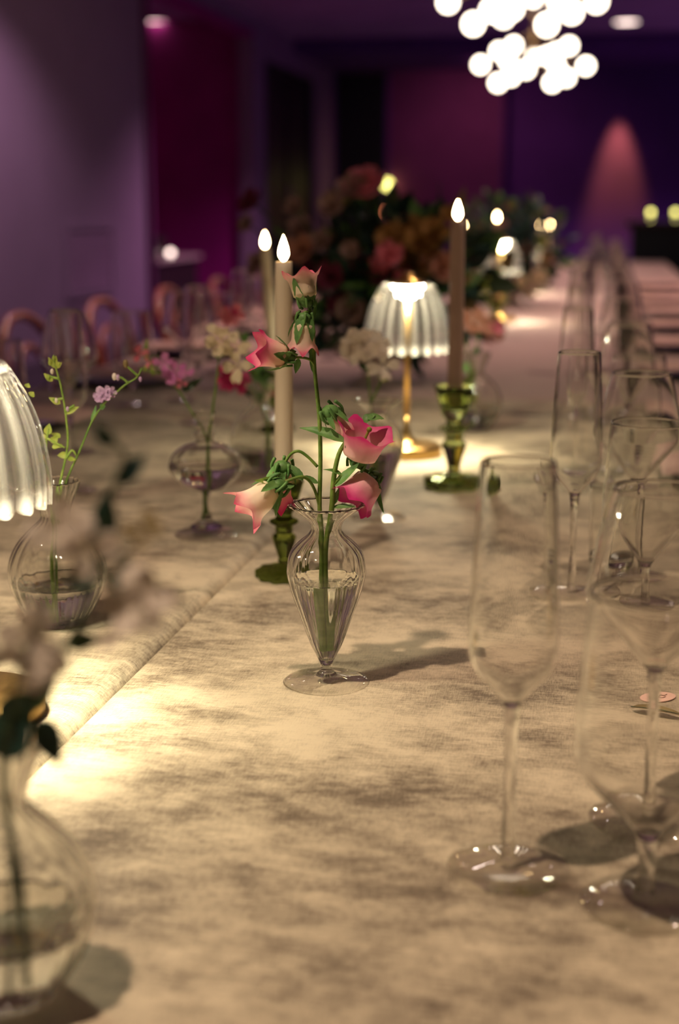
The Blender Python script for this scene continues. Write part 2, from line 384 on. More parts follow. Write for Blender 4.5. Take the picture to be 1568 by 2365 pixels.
struct('trim_1', box(-1.57, -1.53, FY-.01, FY+.3, 0, CEIL), M['far'])
struct('trim_2', box(-4.13, 4.6, 19.2, 22.3, CEIL-.16, CEIL), M['far'])     # lowered soffit before the far wall
struct('trim_3', box(-2.6, 3.4, 12.6, 12.9, CEIL-.07, CEIL), M['ceil'])
struct('trim_4', box(WX, WX+.05, 12.74, 12.8, 0, 3.14), M['maroon'])
struct('trim_5', box(WX-.18, WX+.02, 12.8, 16.9, 3.08, 3.14), M['red'])
struct('wall_alcove', join(box(-7.4, -7.2, 11, 17.5, 0, CEIL), box(-7.2, WX-.18, 17.1, 17.3, 0, CEIL), box(-7.2, WX-.18, 11, 11.2, 0, CEIL)), M['red'])
spot((-5.6, 14.6, CEIL-.1), (-7.2, 15.2, .7), 260, (1, .35, .5), 75, .9, .04)
dr = tag(thing('door_1', (WX-.06, 19.05, 0), None, None), kind='structure')
mesh('door_panel', box(WX-.14, WX-.08, 17.5, 20.6, 0, 2.9), M['black'], dr, False, world=True)
for yy in (17.5, 19.02, 20.5): mesh('door_frame', box(WX-.08, WX-.05, yy, yy+.1, 0, 2.9), M['black'], dr, False, world=True)
mesh('door_frame', box(WX-.08, WX-.05, 17.5, 20.6, 2.8, 2.9), M['black'], dr, False, world=True)
mesh('door_handle', tube([(WX-.01, 18.9, 1.0), (WX-.01, 18.9, 1.45)], .015), M['steel'], dr, world=True)
d2 = tag(thing('door_2', (-3.7, FY, 0), None, None), kind='structure')
mesh('door_panel', box(-4.1, -3.3, FY-.05, FY-.01, 0, 3.1), M['black'], d2, False, world=True)
mesh('door_frame', join(box(-4.13, -4.08, FY-.08, FY, 0, 3.12), box(-3.32, -3.27, FY-.08, FY, 0, 3.12)), M['far'], d2, False, world=True)
# ceiling downlights
dlpos = [(x, y) for x, y, *_ in DOWN]
fix = []
for (x, y) in dlpos: fix.append((x, y, CEIL))
for px, py, z in [(1078, 105, CEIL), (1434, 92, CEIL), (1447, 50, CEIL), (360, 50, CEIL)]:
    r_ = ray(px, py); k = (z-CAMZ)/r_.z; fix.append((r_.x*k, r_.y*k, z))
loc_names = ['above the near left of the table', 'above the near right of the table', 'above the far side of the flower bowl', 'above the right row of place settings', 'above the far end of the table',
             'in front of the plum grey wall', 'near the dark double door', 'above the left row of chairs', 'added to brighten the dark far wall', 'just left of the chandelier of globes', 'lower of the two right of the chandelier',
             'upper of the two right of the chandelier', 'above the crimson alcove at upper left']
for i, (x, y, z) in enumerate(fix):
    s = .14 if i >= 9 else .05
    t = thing('ceiling_downlight', (x, y, z), 'small round recessed ceiling downlight ' + loc_names[i], 'downlight', 'recessed downlights in the ceiling')
    mesh('trim_ring', lathe(sp2([(s, -.002), (s*1.25, -.012), (s*1.3, 0)], 2), 20), M['ceil'], t)
    mesh('diffuser', lathe([(0, -.003), (s, -.003)], 20), M['dl' if i >= 9 else 'dlb'], t)
# bulbous chandeliers
def chandelier(cx, cy, d, zr, pts, extra, label, gr):
    t = thing('chandelier', (cx, cy, CEIL), label, 'chandelier', 'globe chandeliers over the table'); B = Vector((cx, cy, CEIL))
    mesh('canopy', lathe(sp2([(0, -.03), (.07, -.028), (.09, -.01), (.09, 0)], 2), 24), M['wire'], t)
    mesh('rod', tube([(0, 0, -.03), (0, 0, (zr-CEIL)*.5), (0, 0, zr-CEIL)], .007, 8, 1), M['wire'], t)
    P = [at(x, y, d+dd)-B for x, y, dd in pts]+[Vector(e)-Vector((0, 0, CEIL)) for e in extra]
    for p in P:
        ar = mesh('arm', tube([(0, 0, max(p.z+.12, zr-CEIL)), p*.5+Vector((0, 0, p.z*.5+.06)), p], .005, 6, 3), M['wire'], t)
        mesh('globe', ball(p, gr, 14), M['globe'], ar)
g1 = at(1205, 40, 8.0); g2 = at(1230, 150, 10.6)
chandelier(g1.x, g1.y, 8.0, 2.15, [(1035, 4, .1), (1093, 55, -.2), (1135, 24, -.3), (1183, 20, -.1), (1163, 39, .35), (1263, 57, -.3), (1320, 28, -.2), (1290, 5, .1), (1378, 3, .0), (1232, -8, .4)],
           [(.25, .3, 2.36), (-.3, .25, 2.42), (.1, -.35, 2.45), (-.12, -.3, 2.38), (.35, -.05, 2.45), (-.38, 0, 2.36), (.05, .1, 2.6)], 'nearer chandelier of glowing white globes cut by the top of the picture', .05)
chandelier(g2.x, g2.y, 10.6, 2.05, [(1110, 149, 0), (1152, 118, .1), (1186, 105, -.1), (1150, 191, -.2), (1180, 177, .1), (1215, 160, -.2), (1173, 140, .35), (1264, 129, -.2), (1285, 120, .1), (1314, 106, 0),
           (1353, 152, 0), (1275, 191, -.1), (1308, 179, .2), (1285, 154, .3), (1236, 130, .42)], [], 'farther and lower hanging chandelier of glowing white globes', .05)
# wall vent, alcove console
t = thing('wall_vent', (WX, 11.2, 0), 'faint square grille low on the plum grey wall behind the chairs', 'vent')
v1 = at(212, 570, 12.3); v2 = at(300, 660, 12.9)
mesh('frame', join(box(0, .03, -.55, .55, .95, 1.0), box(0, .03, -.55, .55, .42, .47), box(0, .03, -.55, -.5, .47, .95), box(0, .03, .5, .55, .47, .95)), M['wall'], t, False)
for i in range(9): mesh('slat', box(0, .02, -.5, .5, .49+.05*i, .515+.05*i), M['ceil'], t, False)
cp = at(430, 592, 14.6); cz = cp.z
t = thing('console_counter', (cp.x-.35, cp.y, 0), 'pale stone topped console counter in the crimson alcove', 'counter')
mesh('top', box(-.28, .30, -.75, .75, cz-.04, cz), M['stone'], t, False)
mesh('cabinet', box(-.25, .26, -.7, .7, 0, cz-.04), M['dkwood'], t, False)
bx_ = thing('speaker', (cp.x-.35, cp.y, cz), 'small black square speaker standing on the alcove counter', 'speaker')
mesh('body', box(-.10, .10, -.17, .17, 0, .20), M['black'], bx_, False); mesh('grille', box(.10, .108, -.14, .14, .02, .18), M['dkwood'], bx_, False)
ml = thing('votive', (cp.x-.17, cp.y+.02, cz), 'tiny glowing votive on the alcove counter before the black speaker', 'candle')
mesh('cup', lathe([(0, 0), (.03, 0), (.035, .05)], 16), M['thin'], ml); mesh('flame', ball((0, 0, .04), .026, 10), M['dl'], ml)
# bar with votives
bt = at(1509, 512, 12.4)
t = thing('bar_counter', (2.2, 13.0, 0), 'dark bar counter at the far right behind the table', 'bar')
bl = at(1448, 525, 12.4).x
mesh('top', box(bl-2.2, 2.2, -.45, .45, bt.z-.05, bt.z), M['dkwood'], t, False); mesh('front', box(bl-2.15, 2.15, -.4, .4, 0, bt.z-.05), M['black'], t, False)
for i, px in enumerate((1503, 1560)):
    p = at(px, 490, 12.75)
    vv = thing('tealight', (p.x, p.y, bt.z), ['left yellow tealight glowing on the dark bar', 'right yellow tealight glowing on the dark bar at the picture edge'][i], 'candle', 'tealights on the bar')
    mesh('cup', lathe([(0, 0), (.03, 0), (.038, .06)], 16), M['thin'], vv); mesh('flame', ball((0, 0, p.z-bt.z), .022, 10), M['tea'], vv)
for i, (px, py, d, mt, r_, nm) in enumerate([(889, 425, 21.9, 'tea', .075, 'small round yellow light on the far wall above the flowers'), (893, 489, 21.9, 'amber', .075, 'small round orange light low on the far wall above the flowers'),
                                            (850, 521, 21.9, 'tea', .05, 'tiny yellow light on the far wall seen among the flowers')]):
    p = at(px, py, d)
    vv = thing('wall_light', (p.x, FY, p.z), nm, 'wall light'); mesh('bulb', ball((0, -.09, 0), r_, 12), M[mt], vv); mesh('bracket', tube([(0, 0, 0), (0, -.09, 0)], .02, 8, 1), M['wire'], vv)

# ------------------------------------------------------------ tables and cloths
SX = -.370
def cloth(x0, x1, y0, y1, z, roll, th, edge, und=.0012, ny=90, nx=26, seed=0):
    """one cloth: flat top with soft waves, rounded-over sides; edge[(l, r, f, b)] says which sides hang"""
    def prof(a, b, la, lb, n):
        o = []
        if la: o += [(a, z-la), (a, z-(la+roll)*.5), (a, z-roll)]+[(a+roll*(1-math.cos(q)), z-roll+roll*math.sin(q)) for q in [R(22.5*k) for k in (1, 2, 3)]]
        o += [(a+roll+(b-a-2*roll)*k/n, z) for k in range(n+1)]
        if lb: o += [(b-roll*(1-math.cos(q)), z-roll+roll*math.sin(q)) for q in [R(22.5*k) for k in (3, 2, 1)]]+[(b, z-roll), (b, z-(lb+roll)*.5), (b, z-lb)]
        return o
    px, py = prof(x0, x1, edge[0], edge[1], nx), prof(y0, y1, edge[2], edge[3], ny)
    vs = []
    for (y, zy) in py:
        for (x, zx) in px:
            zz = min(zx, zy); fl = 1 if zz > z-1e-6 else 0
            zz += fl*und*mn.noise(Vector((x*6+seed, y*6, 0)))*2
            wv = .012*mn.noise(Vector((x*9+seed, y*9, 3))) if zz < z-.08 else 0
            vs.append((x+wv, y+wv, zz))
    K = len(px)
    fs = [(j*K+i, j*K+i+1, (j+1)*K+i+1, (j+1)*K+i) for j in range(len(py)-1) for i in range(K-1)]
    return vs, fs
def table(x0, x1, y0, y1, label):
    t = thing('banquet_table', ((x0+x1)/2, (y0+y1)/2, 0), label, 'table')
    w_, l_ = (x1-x0)/2, (y1-y0)/2
    mesh('tabletop', box(-w_, w_, -l_, l_, TZ-.04, TZ-.008), M['tableboard'], t, False)
    for sx in (-1, 1):
        for sy in (-1, 1): mesh('leg', tube([(sx*(w_-.08), sy*(l_-.1), 0), (sx*(w_-.08), sy*(l_-.1), TZ-.04)], .02, 10, 1), M['steel'], t)
table(-1.15, SX-.02, -.55, 2.80, 'left near banquet table hidden under the olive velvet cloth')
table(SX+.01, .40, -.55, 2.80, 'right near banquet table hidden under the olive velvet cloth')
table(-1.15, .40, 2.86, 10.5, 'long far banquet table hidden under the plain linen cloth')
tag(mesh('tablecloth', cloth(-1.18, SX-.002, -.6, 2.84, TZ+.004, .018, 0, (.32, .036, .32, .036), seed=3), M['velvet']), 'olive beige crushed velvet cloth left of the diagonal seam', 'tablecloth')
tag(mesh('tablecloth', cloth(SX+.001, .43, -.6, 2.84, TZ, .004, 0, (.036, .32, .32, .036), seed=9), M['velvet']), 'olive beige crushed velvet cloth right of the diagonal seam under the flutes', 'tablecloth')
tag(mesh('tablecloth', cloth(-1.18, .43, 2.852, 10.55, TZ+.004, .012, 0, (.32, .32, .036, .32), seed=5, ny=120), M['linen']), 'plain mauve beige linen cloth on the far part of the table', 'tablecloth')

# ------------------------------------------------------------ lamps
def lamp(loc, label, base_r=.055, rz=0):
    t = thing('table_lamp', loc, label, 'lamp', 'cordless lamps along the table', rz)
    mesh('base', lathe([(0, 0), (base_r*.97, 0), (base_r, .002), (base_r, .015), (base_r*.97, .017), (.02, .0175), (.0145, .021), (.0085, .032), (.0045, .042), (.0042, .06), (0, .06)], 64), M['brass'], t)
    mesh('pole', tube([(0, 0, .05), (0, 0, .258)], .0042, 14, 1), M['brass'], t)
    mesh('cap', lathe([(0, .258), (.026, .258), (.028, .260), (.028, .266), (.012, .272), (.009, .279), (0, .281)], 40), M['brass'], t)
    nr, n = 20, 240
    prof = [(.0285, .2655), (.0355, .2650), (.0415, .2580), (.0485, .245), (.0550, .229), (.0605, .210), (.0640, .190), (.0648, .175), (.0640, .163)]
    o = sp2(prof, 4); th = .0028
    inn = [(max(r-th, .026), z-th*.5 if r < .05 else z) for r, z in o]
    loop = o+inn[::-1]; vs = []; us = []; wr = random.Random(3); wv_ = [wr.uniform(.5, 1) for _ in range(nr)]
    zt, zb = .2655, .163
    for (r, z) in loop:
        outer = (r, z) in o
        for i in range(n):
            a = 2*math.pi*i/n; w_ = abs(math.cos(nr*a/2)); f = min(1, max(0, (zt-z)/.04))
            rr = r+(.0042*(w_-.5) if outer else .0012*(w_-.5))*f
            dz = -.0045*(w_-.3)*max(0, min(1, (.178-z)/.015))
            us.append(max(0, min(1, (.176-z)/.012))*w_**2*.8+max(0, min(1, (z-.252)/.010))*.5+(w_**6)*.10*wv_[int((i/n*nr+.5)%nr)]*(1+max(0, (z-.20)/.06)))  # milky mask stands in for light caught by scallops, top band and ribs
            vs.append((rr*math.cos(a), rr*math.sin(a), z+dz))
    K = len(loop)
    fs = [(k*n+i, k*n+(i+1) % n, ((k+1) % K)*n+(i+1) % n, ((k+1) % K)*n+i) for k in range(K) for i in range(n)]
    mesh('shade', (vs, fs), M['shade'], t, attr=us)
    vs, fs = lathe([(.0045, .2565), (.024, .2565)], 32)
    mesh('led_disc', (vs, [f[::-1] for f in fs]), M['glow'], t)
    return t
lc = ont(938, 1050)
lamp1 = lamp(lc, 'small brass lamp with ribbed crystal shade in the middle of the table')
nl_ = at(-104, 1000, 1.045); lamp2 = dup(lamp1, (nl_.x, nl_.y, TZ+.004), 'nearest brass lamp with ribbed crystal shade cut by the left picture edge')
dup(lamp1, (-.335, 4.78, TZ+.005), 'third brass lamp along the table, glowing beyond the big flower bowl')
dup(lamp1, (-.36, 6.4, TZ+.005), 'farthest brass lamp, glowing beyond the second flower bowl')

# ------------------------------------------------------------ wine glasses
def glassware(name, loc, label, cat, bowl, th, stem, foot, group):
    t = thing(name, loc, label, cat, group)
    o, i = shell(bowl, th)
    i = [p for p in i if p[1] >= bowl[0][1]+.003] or i
    mesh('bowl', lathe([(0, bowl[0][1])]+o+i[::-1]+[(0, i[0][1])], 56), M['thin'], t)
    mesh('stem', lathe(sp2(stem, 3), 20), M['solid'], t)
    mesh('foot', lathe([(0, .0003), (foot-.001, .0003), (foot, .0012), (foot-.001, .0022), (foot*.6, .0032), (foot*.2, .0055), (0, .0062)], 56), M['footg'], t)
    return t
FL = dict(bowl=[(.0042, .099), (.008, .105), (.0145, .1125), (.0215, .121), (.0247, .131), (.0251, .145), (.0243, .170), (.0226, .205), (.0206, .240)],
          stem=[(.0052, .0045), (.0044, .01), (.0036, .03), (.0034, .06), (.0038, .088), (.0050, .099), (.0042, .1005), (0, .1005)])
WB = dict(bowl=[(.0045, .098), (.012, .107), (.024, .121), (.036, .134), (.0425, .143), (.0436, .149), (.0415, .163), (.036, .188), (.0295, .212)],
          stem=[(.0055, .0045), (.0045, .01), (.0037, .03), (.0036, .06), (.0042, .09), (.0052, .098), (.004, .0995), (0, .0995)])
WA = dict(bowl=[(.0055, .040), (.013, .050), (.024, .062), (.035, .074), (.0405, .084), (.0412, .092), (.0405, .112), (.0385, .145), (.036, .178)],
          stem=[(.0065, .0045), (.0052, .01), (.0045, .02), (.0048, .032), (.006, .040), (.005, .0415), (0, .0415)])
gf = glassware('champagne_flute', (-.042, .770, TZ), 'nearest tall champagne flute with angular base on the right side', 'glass', FL['bowl'], .0011, FL['stem'], .0358, 'champagne flutes on the right side')
gb = glassware('wine_glass', (.040, .852, TZ), 'nearest wide long-stemmed wine glass on the right side', 'glass', WB['bowl'], .0011, WB['stem'], .037, 'wine glasses on the right side')
ga = glassware('water_goblet', (.035, .738, TZ), 'nearest short-stemmed water goblet at lower right', 'glass', WA['bowl'], .0012, WA['stem'], .0355, 'water goblets on the right side')
for k in range(1, 12):
    y = .617*k; z = TZ if .77+y < 2.8 else TZ+.005
    dup(gf, (-.042+(.022 if k == 1 else rnd.uniform(-.01, .02)), .770+y, z), ordn(k)+' tall champagne flute in the row on the right side')
    dup(gb, (.045+rnd.uniform(-.01, .01), .852+y, z), ordn(k)+' long-stemmed wine glass in the row on the right side')
    dup(ga, (.050+rnd.uniform(-.004, .006), .738+y, z), ordn(k)+' short-stemmed water goblet in the row on the right side')
for k in range(0, 9):
    y = 1.775+.617*k; z = TZ+.005
    dup(gf, (-.690 if k != 2 else -.765, y, z), ordn(k)+' champagne flute in the row on the left side', 'champagne flutes on the left side')
    dup(gb, (-.80, y+.29, z), ordn(k)+' long-stemmed wine glass in the row on the left side', 'wine glasses on the left side')
    dup(ga, (-.88, y+.21, z), ordn(k)+' short-stemmed water goblet in the row on the left side', 'water goblets on the left side')
tb = thing('tumbler', ont(1405, 1297), 'small straight clear tumbler between the goblets at right', 'glass')
o, i = shell([(.0175, 0), (.0200, .001), (.0205, .004), (.0215, .04), (.0235, .084)], .0012); i = [(r, max(z, .009)) for r, z in i]
mesh('wall', lathe([(0, 0)]+o+i[::-1]+[(0, .009)], 48, .02, 12, lambda z: 1 if z < .03 else 0), M['vase'], tb)

# ------------------------------------------------------------ vases
def vase(name, loc, label, prof, th, rib, nr, water_z, group=None, foot=None, floor_z=.004, start=0, rz=0, ribf=None):
    """prof = vessel outer wall from its bottom; foot = solid foot profile below it"""
    t = thing(name, loc, label, 'vase', group, rz)
    o, inn = shell(prof, th)
    zb = prof[0][1]+floor_z; inn = [p for p in inn if p[1] > zb]
    n = nr*8
    vs, fs = lathe([(0, prof[0][1])]+o+inn[::-1]+[(0, zb)], n, rib, nr, ribf)
    mesh('wall', (vs, fs), M['vase'], t)
    if foot:
        lo_ = [p for p in foot if p[1] <= .0068]; hi_ = [p for p in foot if p[1] >= .0060]
        mesh('foot', lathe(sp2(lo_, 3)+[(0, lo_[-1][1])], 64), M['footg'], t)
        mesh('stem', lathe([(0, hi_[0][1])]+sp2(hi_, 3), 32), M['solid'], t)
    wp = [(r*.985, z) for r, z in inn if z < water_z]; wp = [(max(r, .0004), z) for r, z in wp]
    rl = wp[-1][0]
    mesh('water', lathe([(0, zb+.0004)]+wp+[(rl, water_z), (rl-.0012, water_z-.0012), (0, water_z-.0013)], n, rib*.9, nr, ribf), M['water'], t)
    return t
AM = [(.0045, .0155), (.009, .025), (.0135, .035), (.0220, .060), (.0272, .075), (.0308, .089), (.0311, .097), (.0285, .108), (.0215, .1165), (.0140, .123), (.0120, .129), (.0150, .135), (.0215, .140), (.0285, .1455), (.0292, .147)]
AF = [(0, .0004), (.0325, .0004), (.0338, .0012), (.0325, .0022), (.020, .0038), (.009, .0065), (.0052, .011), (.0046, .0158), (0, .0162)]
vc = vase('bud_vase', ont(754, 1575), 'clear ribbed amphora bud vase holding pink bellflowers in front centre', AM, .0013, .022, 16, .087, 'ribbed amphora bud vases', AF)
dup(vc, ont(873, 1195), 'clear ribbed amphora bud vase holding a white flower beside the brass lamp')
BU = [(.0215, .001), (.0250, .004), (.0340, .017), (.0415, .034), (.0436, .048), (.0415, .062), (.034, .077), (.0225, .089), (.0140, .097), (.0122, .103), (.0150, .113), (.0195, .124), (.0226, .1326)]
vl = vase('bulb_vase', ont(138, 1440, TZ+.004), 'round bulb vase with fluted flared neck holding lime sprigs at left', BU, .0013, .020, 18, .040, 'round bulb vases', ribf=lambda z: 1+2.2*max(0, min(1, (z-.085)/.02)))
nvp = Vector((-.272, .590, TZ)); nv = dup(vl, nvp, 'nearest round bulb vase, blurred and cut by the lower left corner', rz=.1)
rvp = Vector((-.472, 1.95, TZ+.004)); dup(vl, rvp, 'round bulb vase with red stems behind the left candle')
gvp = at(1098, 1000, 2.45); gvp.z = TZ; dup(vl, gvp, 'round bulb vase of green sprigs right of the right candle')
GV = [(.0045, .052), (.018, .055), (.0330, .064), (.0412, .076), (.0420, .084), (.0370, .096), (.0240, .105), (.0125, .1085), (.0095, .113), (.0125, .118), (.0098, .123), (.0125, .128), (.0100, .134), (.0125, .143)]
GF = [(0, .0004), (.0345, .0004), (.0360, .0015), (.0340, .003), (.020, .010), (.008, .018), (.0042, .03), (.0048, .05), (.0060, .0535), (0, .054)]
vg = vase('footed_vase', ont(478, 1235, TZ+.004), 'footed vase with flattened globe and ringed neck holding sweet peas', GV, .0013, .012, 14, .083, None, GF)

# ------------------------------------------------------------ candles in green glass
def candlestick(loc, label, s, sz, rz=.2, m='green'):
    t = thing('candlestick', loc, label, 'candlestick', None, rz)
    n = 64
    bprof = [(0, .0003), (.0270, .0003), (.0290, .002), (.0290, .009), (.0265, .0105), (.0130, .0125), (.0065, .0145), (.0055, .0165), (0, .0165)]
    vs, fs = lathe([(r*s, z*sz) for r, z in bprof], n, .06, 10, lambda z: 1); mesh('base', (vs, fs), M[m], t)
    sh = [(0, .0165), (.0055, .0165), (.0070, .019), (.0062, .0215), (.0085, .030), (.0125, .0425), (.0122, .0450), (.0085, .0485), (.0092, .052), (.0088, .055), (.0100, .0565), (.0150, .0590), (.0150, .0615), (.0100, .0630), (.0082, .066), (.0085, .069), (0, .069)]
    mesh('shaft', lathe([(r*s, z*sz) for r, z in sh], 12 if s > 1 else 10), M[m], t, False)
    cp_ = [(0, .069), (.0085, .069), (.0130, .074), (.0158, .085), (.0205, .101), (.0210, .1025), (.0190, .1025), (.0120, .092), (.0112, .0805), (0, .0800)]
    mesh('cup', lathe([(r*s, z*sz) for r, z in cp_], 16), M[m], t)
    return t
def candle(loc, h, r, label, lean=(0, 0), flame=1.0, m='wax'):
    t = thing('taper_candle', loc, label, 'candle'); lx, ly = lean
    mesh('body', tube([(0, 0, 0), (lx*.5, ly*.5, h*.5), (lx*.97, ly*.97, h*.97), (lx, ly, h)], (r, r*.78), 28, 3), M[m], t)
    c = Vector((lx, ly, h))
    mesh('wick', tube([c-Vector((0, 0, .002)), c+Vector((.0004, 0, .004)), c+Vector((.001, 0, .008))], .0006, 6, 2), M['wick'], t)
    pf = [(0, .0035), (.0022, .0045), (.0046, .008), (.0054, .0115), (.0046, .017), (.0026, .0235), (.0010, .0275), (0, .0295)]
    mesh('flame', lathe([(a*flame, b*flame) for a, b in sp2(pf, 3)], 20, c=tuple(c)), M['flame'], t)
    return t
c1 = ont(657, 1335); candlestick(c1, 'low green glass candlestick behind the front bellflower vase', 1.0, 1.0)
tp = at(655, 612, math.hypot(c1.x, c1.y)); candle((c1.x, c1.y, TZ+.0815), tp.z-TZ-.0815, .0098, 'lit cream taper candle in the low green glass candlestick', (tp.x-c1.x, tp.y-c1.y))
c2 = ont(1047, 1125); candlestick(c2, 'taller green glass candlestick right of the brass lamp', 1.38, 1.36, .5, 'green2')
tp = at(1057, 514, math.hypot(c2.x, c2.y)); candle((c2.x, c2.y, TZ+.110), tp.z-TZ-.110, .0112, 'lit dusky taper candle in the taller green glass candlestick', (tp.x-c2.x, tp.y-c2.y), m='dusk' if 'dusk' in M else 'wax')
c3 = at(640, 1040, 2.4); c3.z = TZ+.004; candlestick(c3, 'green glass candlestick mostly hidden behind the left candle', 1.0, 1.0, .1)
tp = at(612, 577, 2.4); candle((c3.x, c3.y, TZ+.0855), tp.z-TZ-.0855, .0105, 'lit cream taper candle standing behind and left of the first', (tp.x-c3.x, tp.y-c3.y))
for i, (px, py, d, h, lb) in enumerate([(1148, 512, 4.3, .9, 'lit taper candle beyond the right candle above the far flowers'), (1226, 530, 6.2, .9, 'left one of three far lit tapers close together'),
                                     (1249, 526, 6.5, .9, 'middle one of three far lit tapers close together'), (1270, 526, 6.9, .9, 'right one of three far lit tapers close together'),
                                     (1070, 526, 5.2, .55, 'small far lit taper just right of the right candle')]):
    tp = at(px, py, d); b = Vector((tp.x, tp.y, TZ+.005))
    candlestick(b, 'green glass candlestick of the '+lb.replace('lit ', ''), 1.0, 1.0)
    candle((b.x, b.y, TZ+.0865), tp.z-TZ-.0865, .0095, lb, flame=h)

# ------------------------------------------------------------ place settings
def setting(x, y, z, side, k, lname):
    t = thing('dinner_plate', (x, y, z), 'dark green dinner plate, '+ordn(k)+' of the '+lname+' row', 'plate', 'dark green plates')
    mesh('plate_body', lathe([(0, .001), (.08, .001), (.10, .006), (.137, .014), (.139, .0155), (.136, .017), (.10, .010), (.08, .005), (0, .005)], 48), M['plate'], t)
    nk = thing('napkin', (x, y, z+.0175), 'pinkish beige folded napkin on the '+ordn(k)+' plate of the '+lname+' row', 'napkin', 'folded napkins')
    vs, fs = [], []
    nx_, ny_ = 14, 8
    for lay in (0, 1):
        b = len(vs)
        for j in range(ny_+1):
            for i_ in range(nx_+1):
                u, v = i_/nx_*2-1, j/ny_*2-1
                vs.append((u*.15*(1-.04*lay), v*.062*(1-.08*lay), .004+.008*lay+.004*mn.noise(Vector((u*2+k, v*2, lay+x)))-.006*abs(u)**3+(.008 if lay == 0 else .004)*(0)))
        fs += [(b+j*(nx_+1)+i_, b+j*(nx_+1)+i_+1, b+(j+1)*(nx_+1)+i_+1, b+(j+1)*(nx_+1)+i_) for j in range(ny_) for i_ in range(nx_)]
    W = nx_+1; T_ = W*(ny_+1)
    rim = [i_ for i_ in range(nx_)]; 
    for i_ in range(nx_): fs += [(i_, i_+1, T_+i_+1, T_+i_), (ny_*W+i_+1, ny_*W+i_, T_+ny_*W+i_, T_+ny_*W+i_+1)]
    for j in range(ny_): fs += [((j+1)*W, j*W, T_+j*W, T_+(j+1)*W), (j*W+nx_, (j+1)*W+nx_, T_+(j+1)*W+nx_, T_+j*W+nx_)]
    mesh('cloth', (vs, fs), M['napkin'], nk)
    for q, (dx, nm) in enumerate(((-.17, 'fork'),)):
        pass
for k in range(9): setting(.245, 2.04+.617*k, (TZ if 2.04+.617*k < 2.7 else TZ+.005), 1, k, 'right')
for k in range(7): setting(-1.02, 2.31+.617*k, TZ+.0055, -1, k, 'left')

# ------------------------------------------------------------ bentwood chairs
def chair(loc, rz, label):
    t = thing('bentwood_chair', loc, label, 'chair', 'bentwood chairs on the left side', rz)
    # faces local +x
    mesh('seat', lathe(sp2([(0, .445), (.19, .445), (.205, .45), (.205, .468), (.19, .475), (.17, .468), (0, .466)], 2), 40), M['cane'], t)
    mesh('back_frame', tube([(-.17, -.19, .46), (-.20, -.20, .62), (-.245, -.185, .78), (-.27, -.10, .865), (-.275, 0, .885), (-.27, .10, .865), (-.245, .185, .78), (-.20, .20, .62), (-.17, .19, .46)], .0155, 10, 4), M['wood'], t)
    mesh('inner_loop', tube([(-.18, -.10, .46), (-.205, -.125, .60), (-.235, -.10, .73), (-.25, 0, .79), (-.235, .10, .73), (-.205, .125, .60), (-.18, .10, .46)], .011, 8, 4), M['wood'], t)
    for sx, sy in ((-1, -1), (-1, 1), (1, -1), (1, 1)):
        mesh('leg', tube([(sx*.165, sy*.15, .45), (sx*.18, sy*.165, .25), (sx*.215, sy*.19, 0)], (.016, .012), 8, 3), M['wood'], t)
    mesh('foot_ring', tube([(.15*math.cos(a), .15*math.sin(a), .24) for a in [2*math.pi*i/16 for i in range(17)]], .009, 6, 1), M['wood'], t)
    return t
ch = chair((-1.42, 3.98, 0), 0, 'nearest bentwood chair at the left picture edge behind the lamp')
ch.scale = (1, 1, .92)
for i, (yy, lb) in enumerate([(4.68, 'second bentwood chair from the left, before the plum grey wall'), (5.44, 'third bentwood chair, before the crimson alcove'), (6.22, 'fourth bentwood chair, just left of the candles'),
                              (7.0, 'fifth bentwood chair, behind the left candles')]):
    dup(ch, (-1.42, yy, 0), lb)

# ------------------------------------------------------------ bellflowers in the front vase
D0 = math.hypot(vc.location.x, vc.location.y)
def q(x, y, dd=0): return at(x, y, D0+dd)
b1 = thing('bellflower_stem', vc.location+Vector((0, 0, .020)), 'tall bellflower stem with pale pink bells rising from the front vase', 'flower stem')
mesh('stem', tube([q(748, 1498, 0), q(742, 1420), q(741, 1330), q(742, 1250), q(738, 1170), q(740, 1060), q(737, 960), q(727, 860), q(724, 780), q(722, 740), q(714, 712)], (.0022, .0013), 10, 4), M['stem'], b1, world=True)
flower_bell(b1, q(706, 694), q(694, 616, .004), .0120, M['bellp'], .42, .019, .38, .0062, 1, .3, .3)
flower_bell(b1, q(702, 738, -.004), q(697, 822, -.002), .0105, M['bellp'], .30, .0185, .42, .0062, 2, .9, .3)
flower_bell(b1, q(664, 825, -.004), q(576, 804, -.010), .0128, M['bellc'], .42, .0185, .75, .0062, 3, .1, .32)
flower_bell(b1, q(766, 955, 0), q(797, 1003, .004), .0085, M['bellp'], .2, .012, .5, .0082, 4, .1, .2)
flower_bell(b1, q(652, 1083, .002), q(640, 1178, .012), .0105, M['bellc'], .4, .0145, .55, .0080, 5, .1, .3)
flower_bell(b1, q(637, 1123, -.012), q(548, 1192, -.02), .0140, M['bellp'], .52, .0165, .62, .0085, 6, .5, .24)
for pts, r_ in [([q(722, 742), q(715, 722, -.002), q(703, 722, -.003), q(702, 735, -.004)], .0010), ([q(726, 845), q(718, 832, -.002), q(700, 826, -.003), q(672, 826, -.004)], .0011),
                ([q(739, 965), q(748, 948), q(760, 945)], .0012), ([q(733, 1078), q(712, 1056), q(690, 1042), q(670, 1050), q(655, 1075)], .0012),
                ([q(738, 1172), q(728, 1135, -.002), q(712, 1108, -.006), q(690, 1102, -.01), q(645, 1118, -.012)], .0013)]:
    mesh('stalk', tube(pts, r_, 8, 4), M['stem'], b1, world=True)
TC = -FW
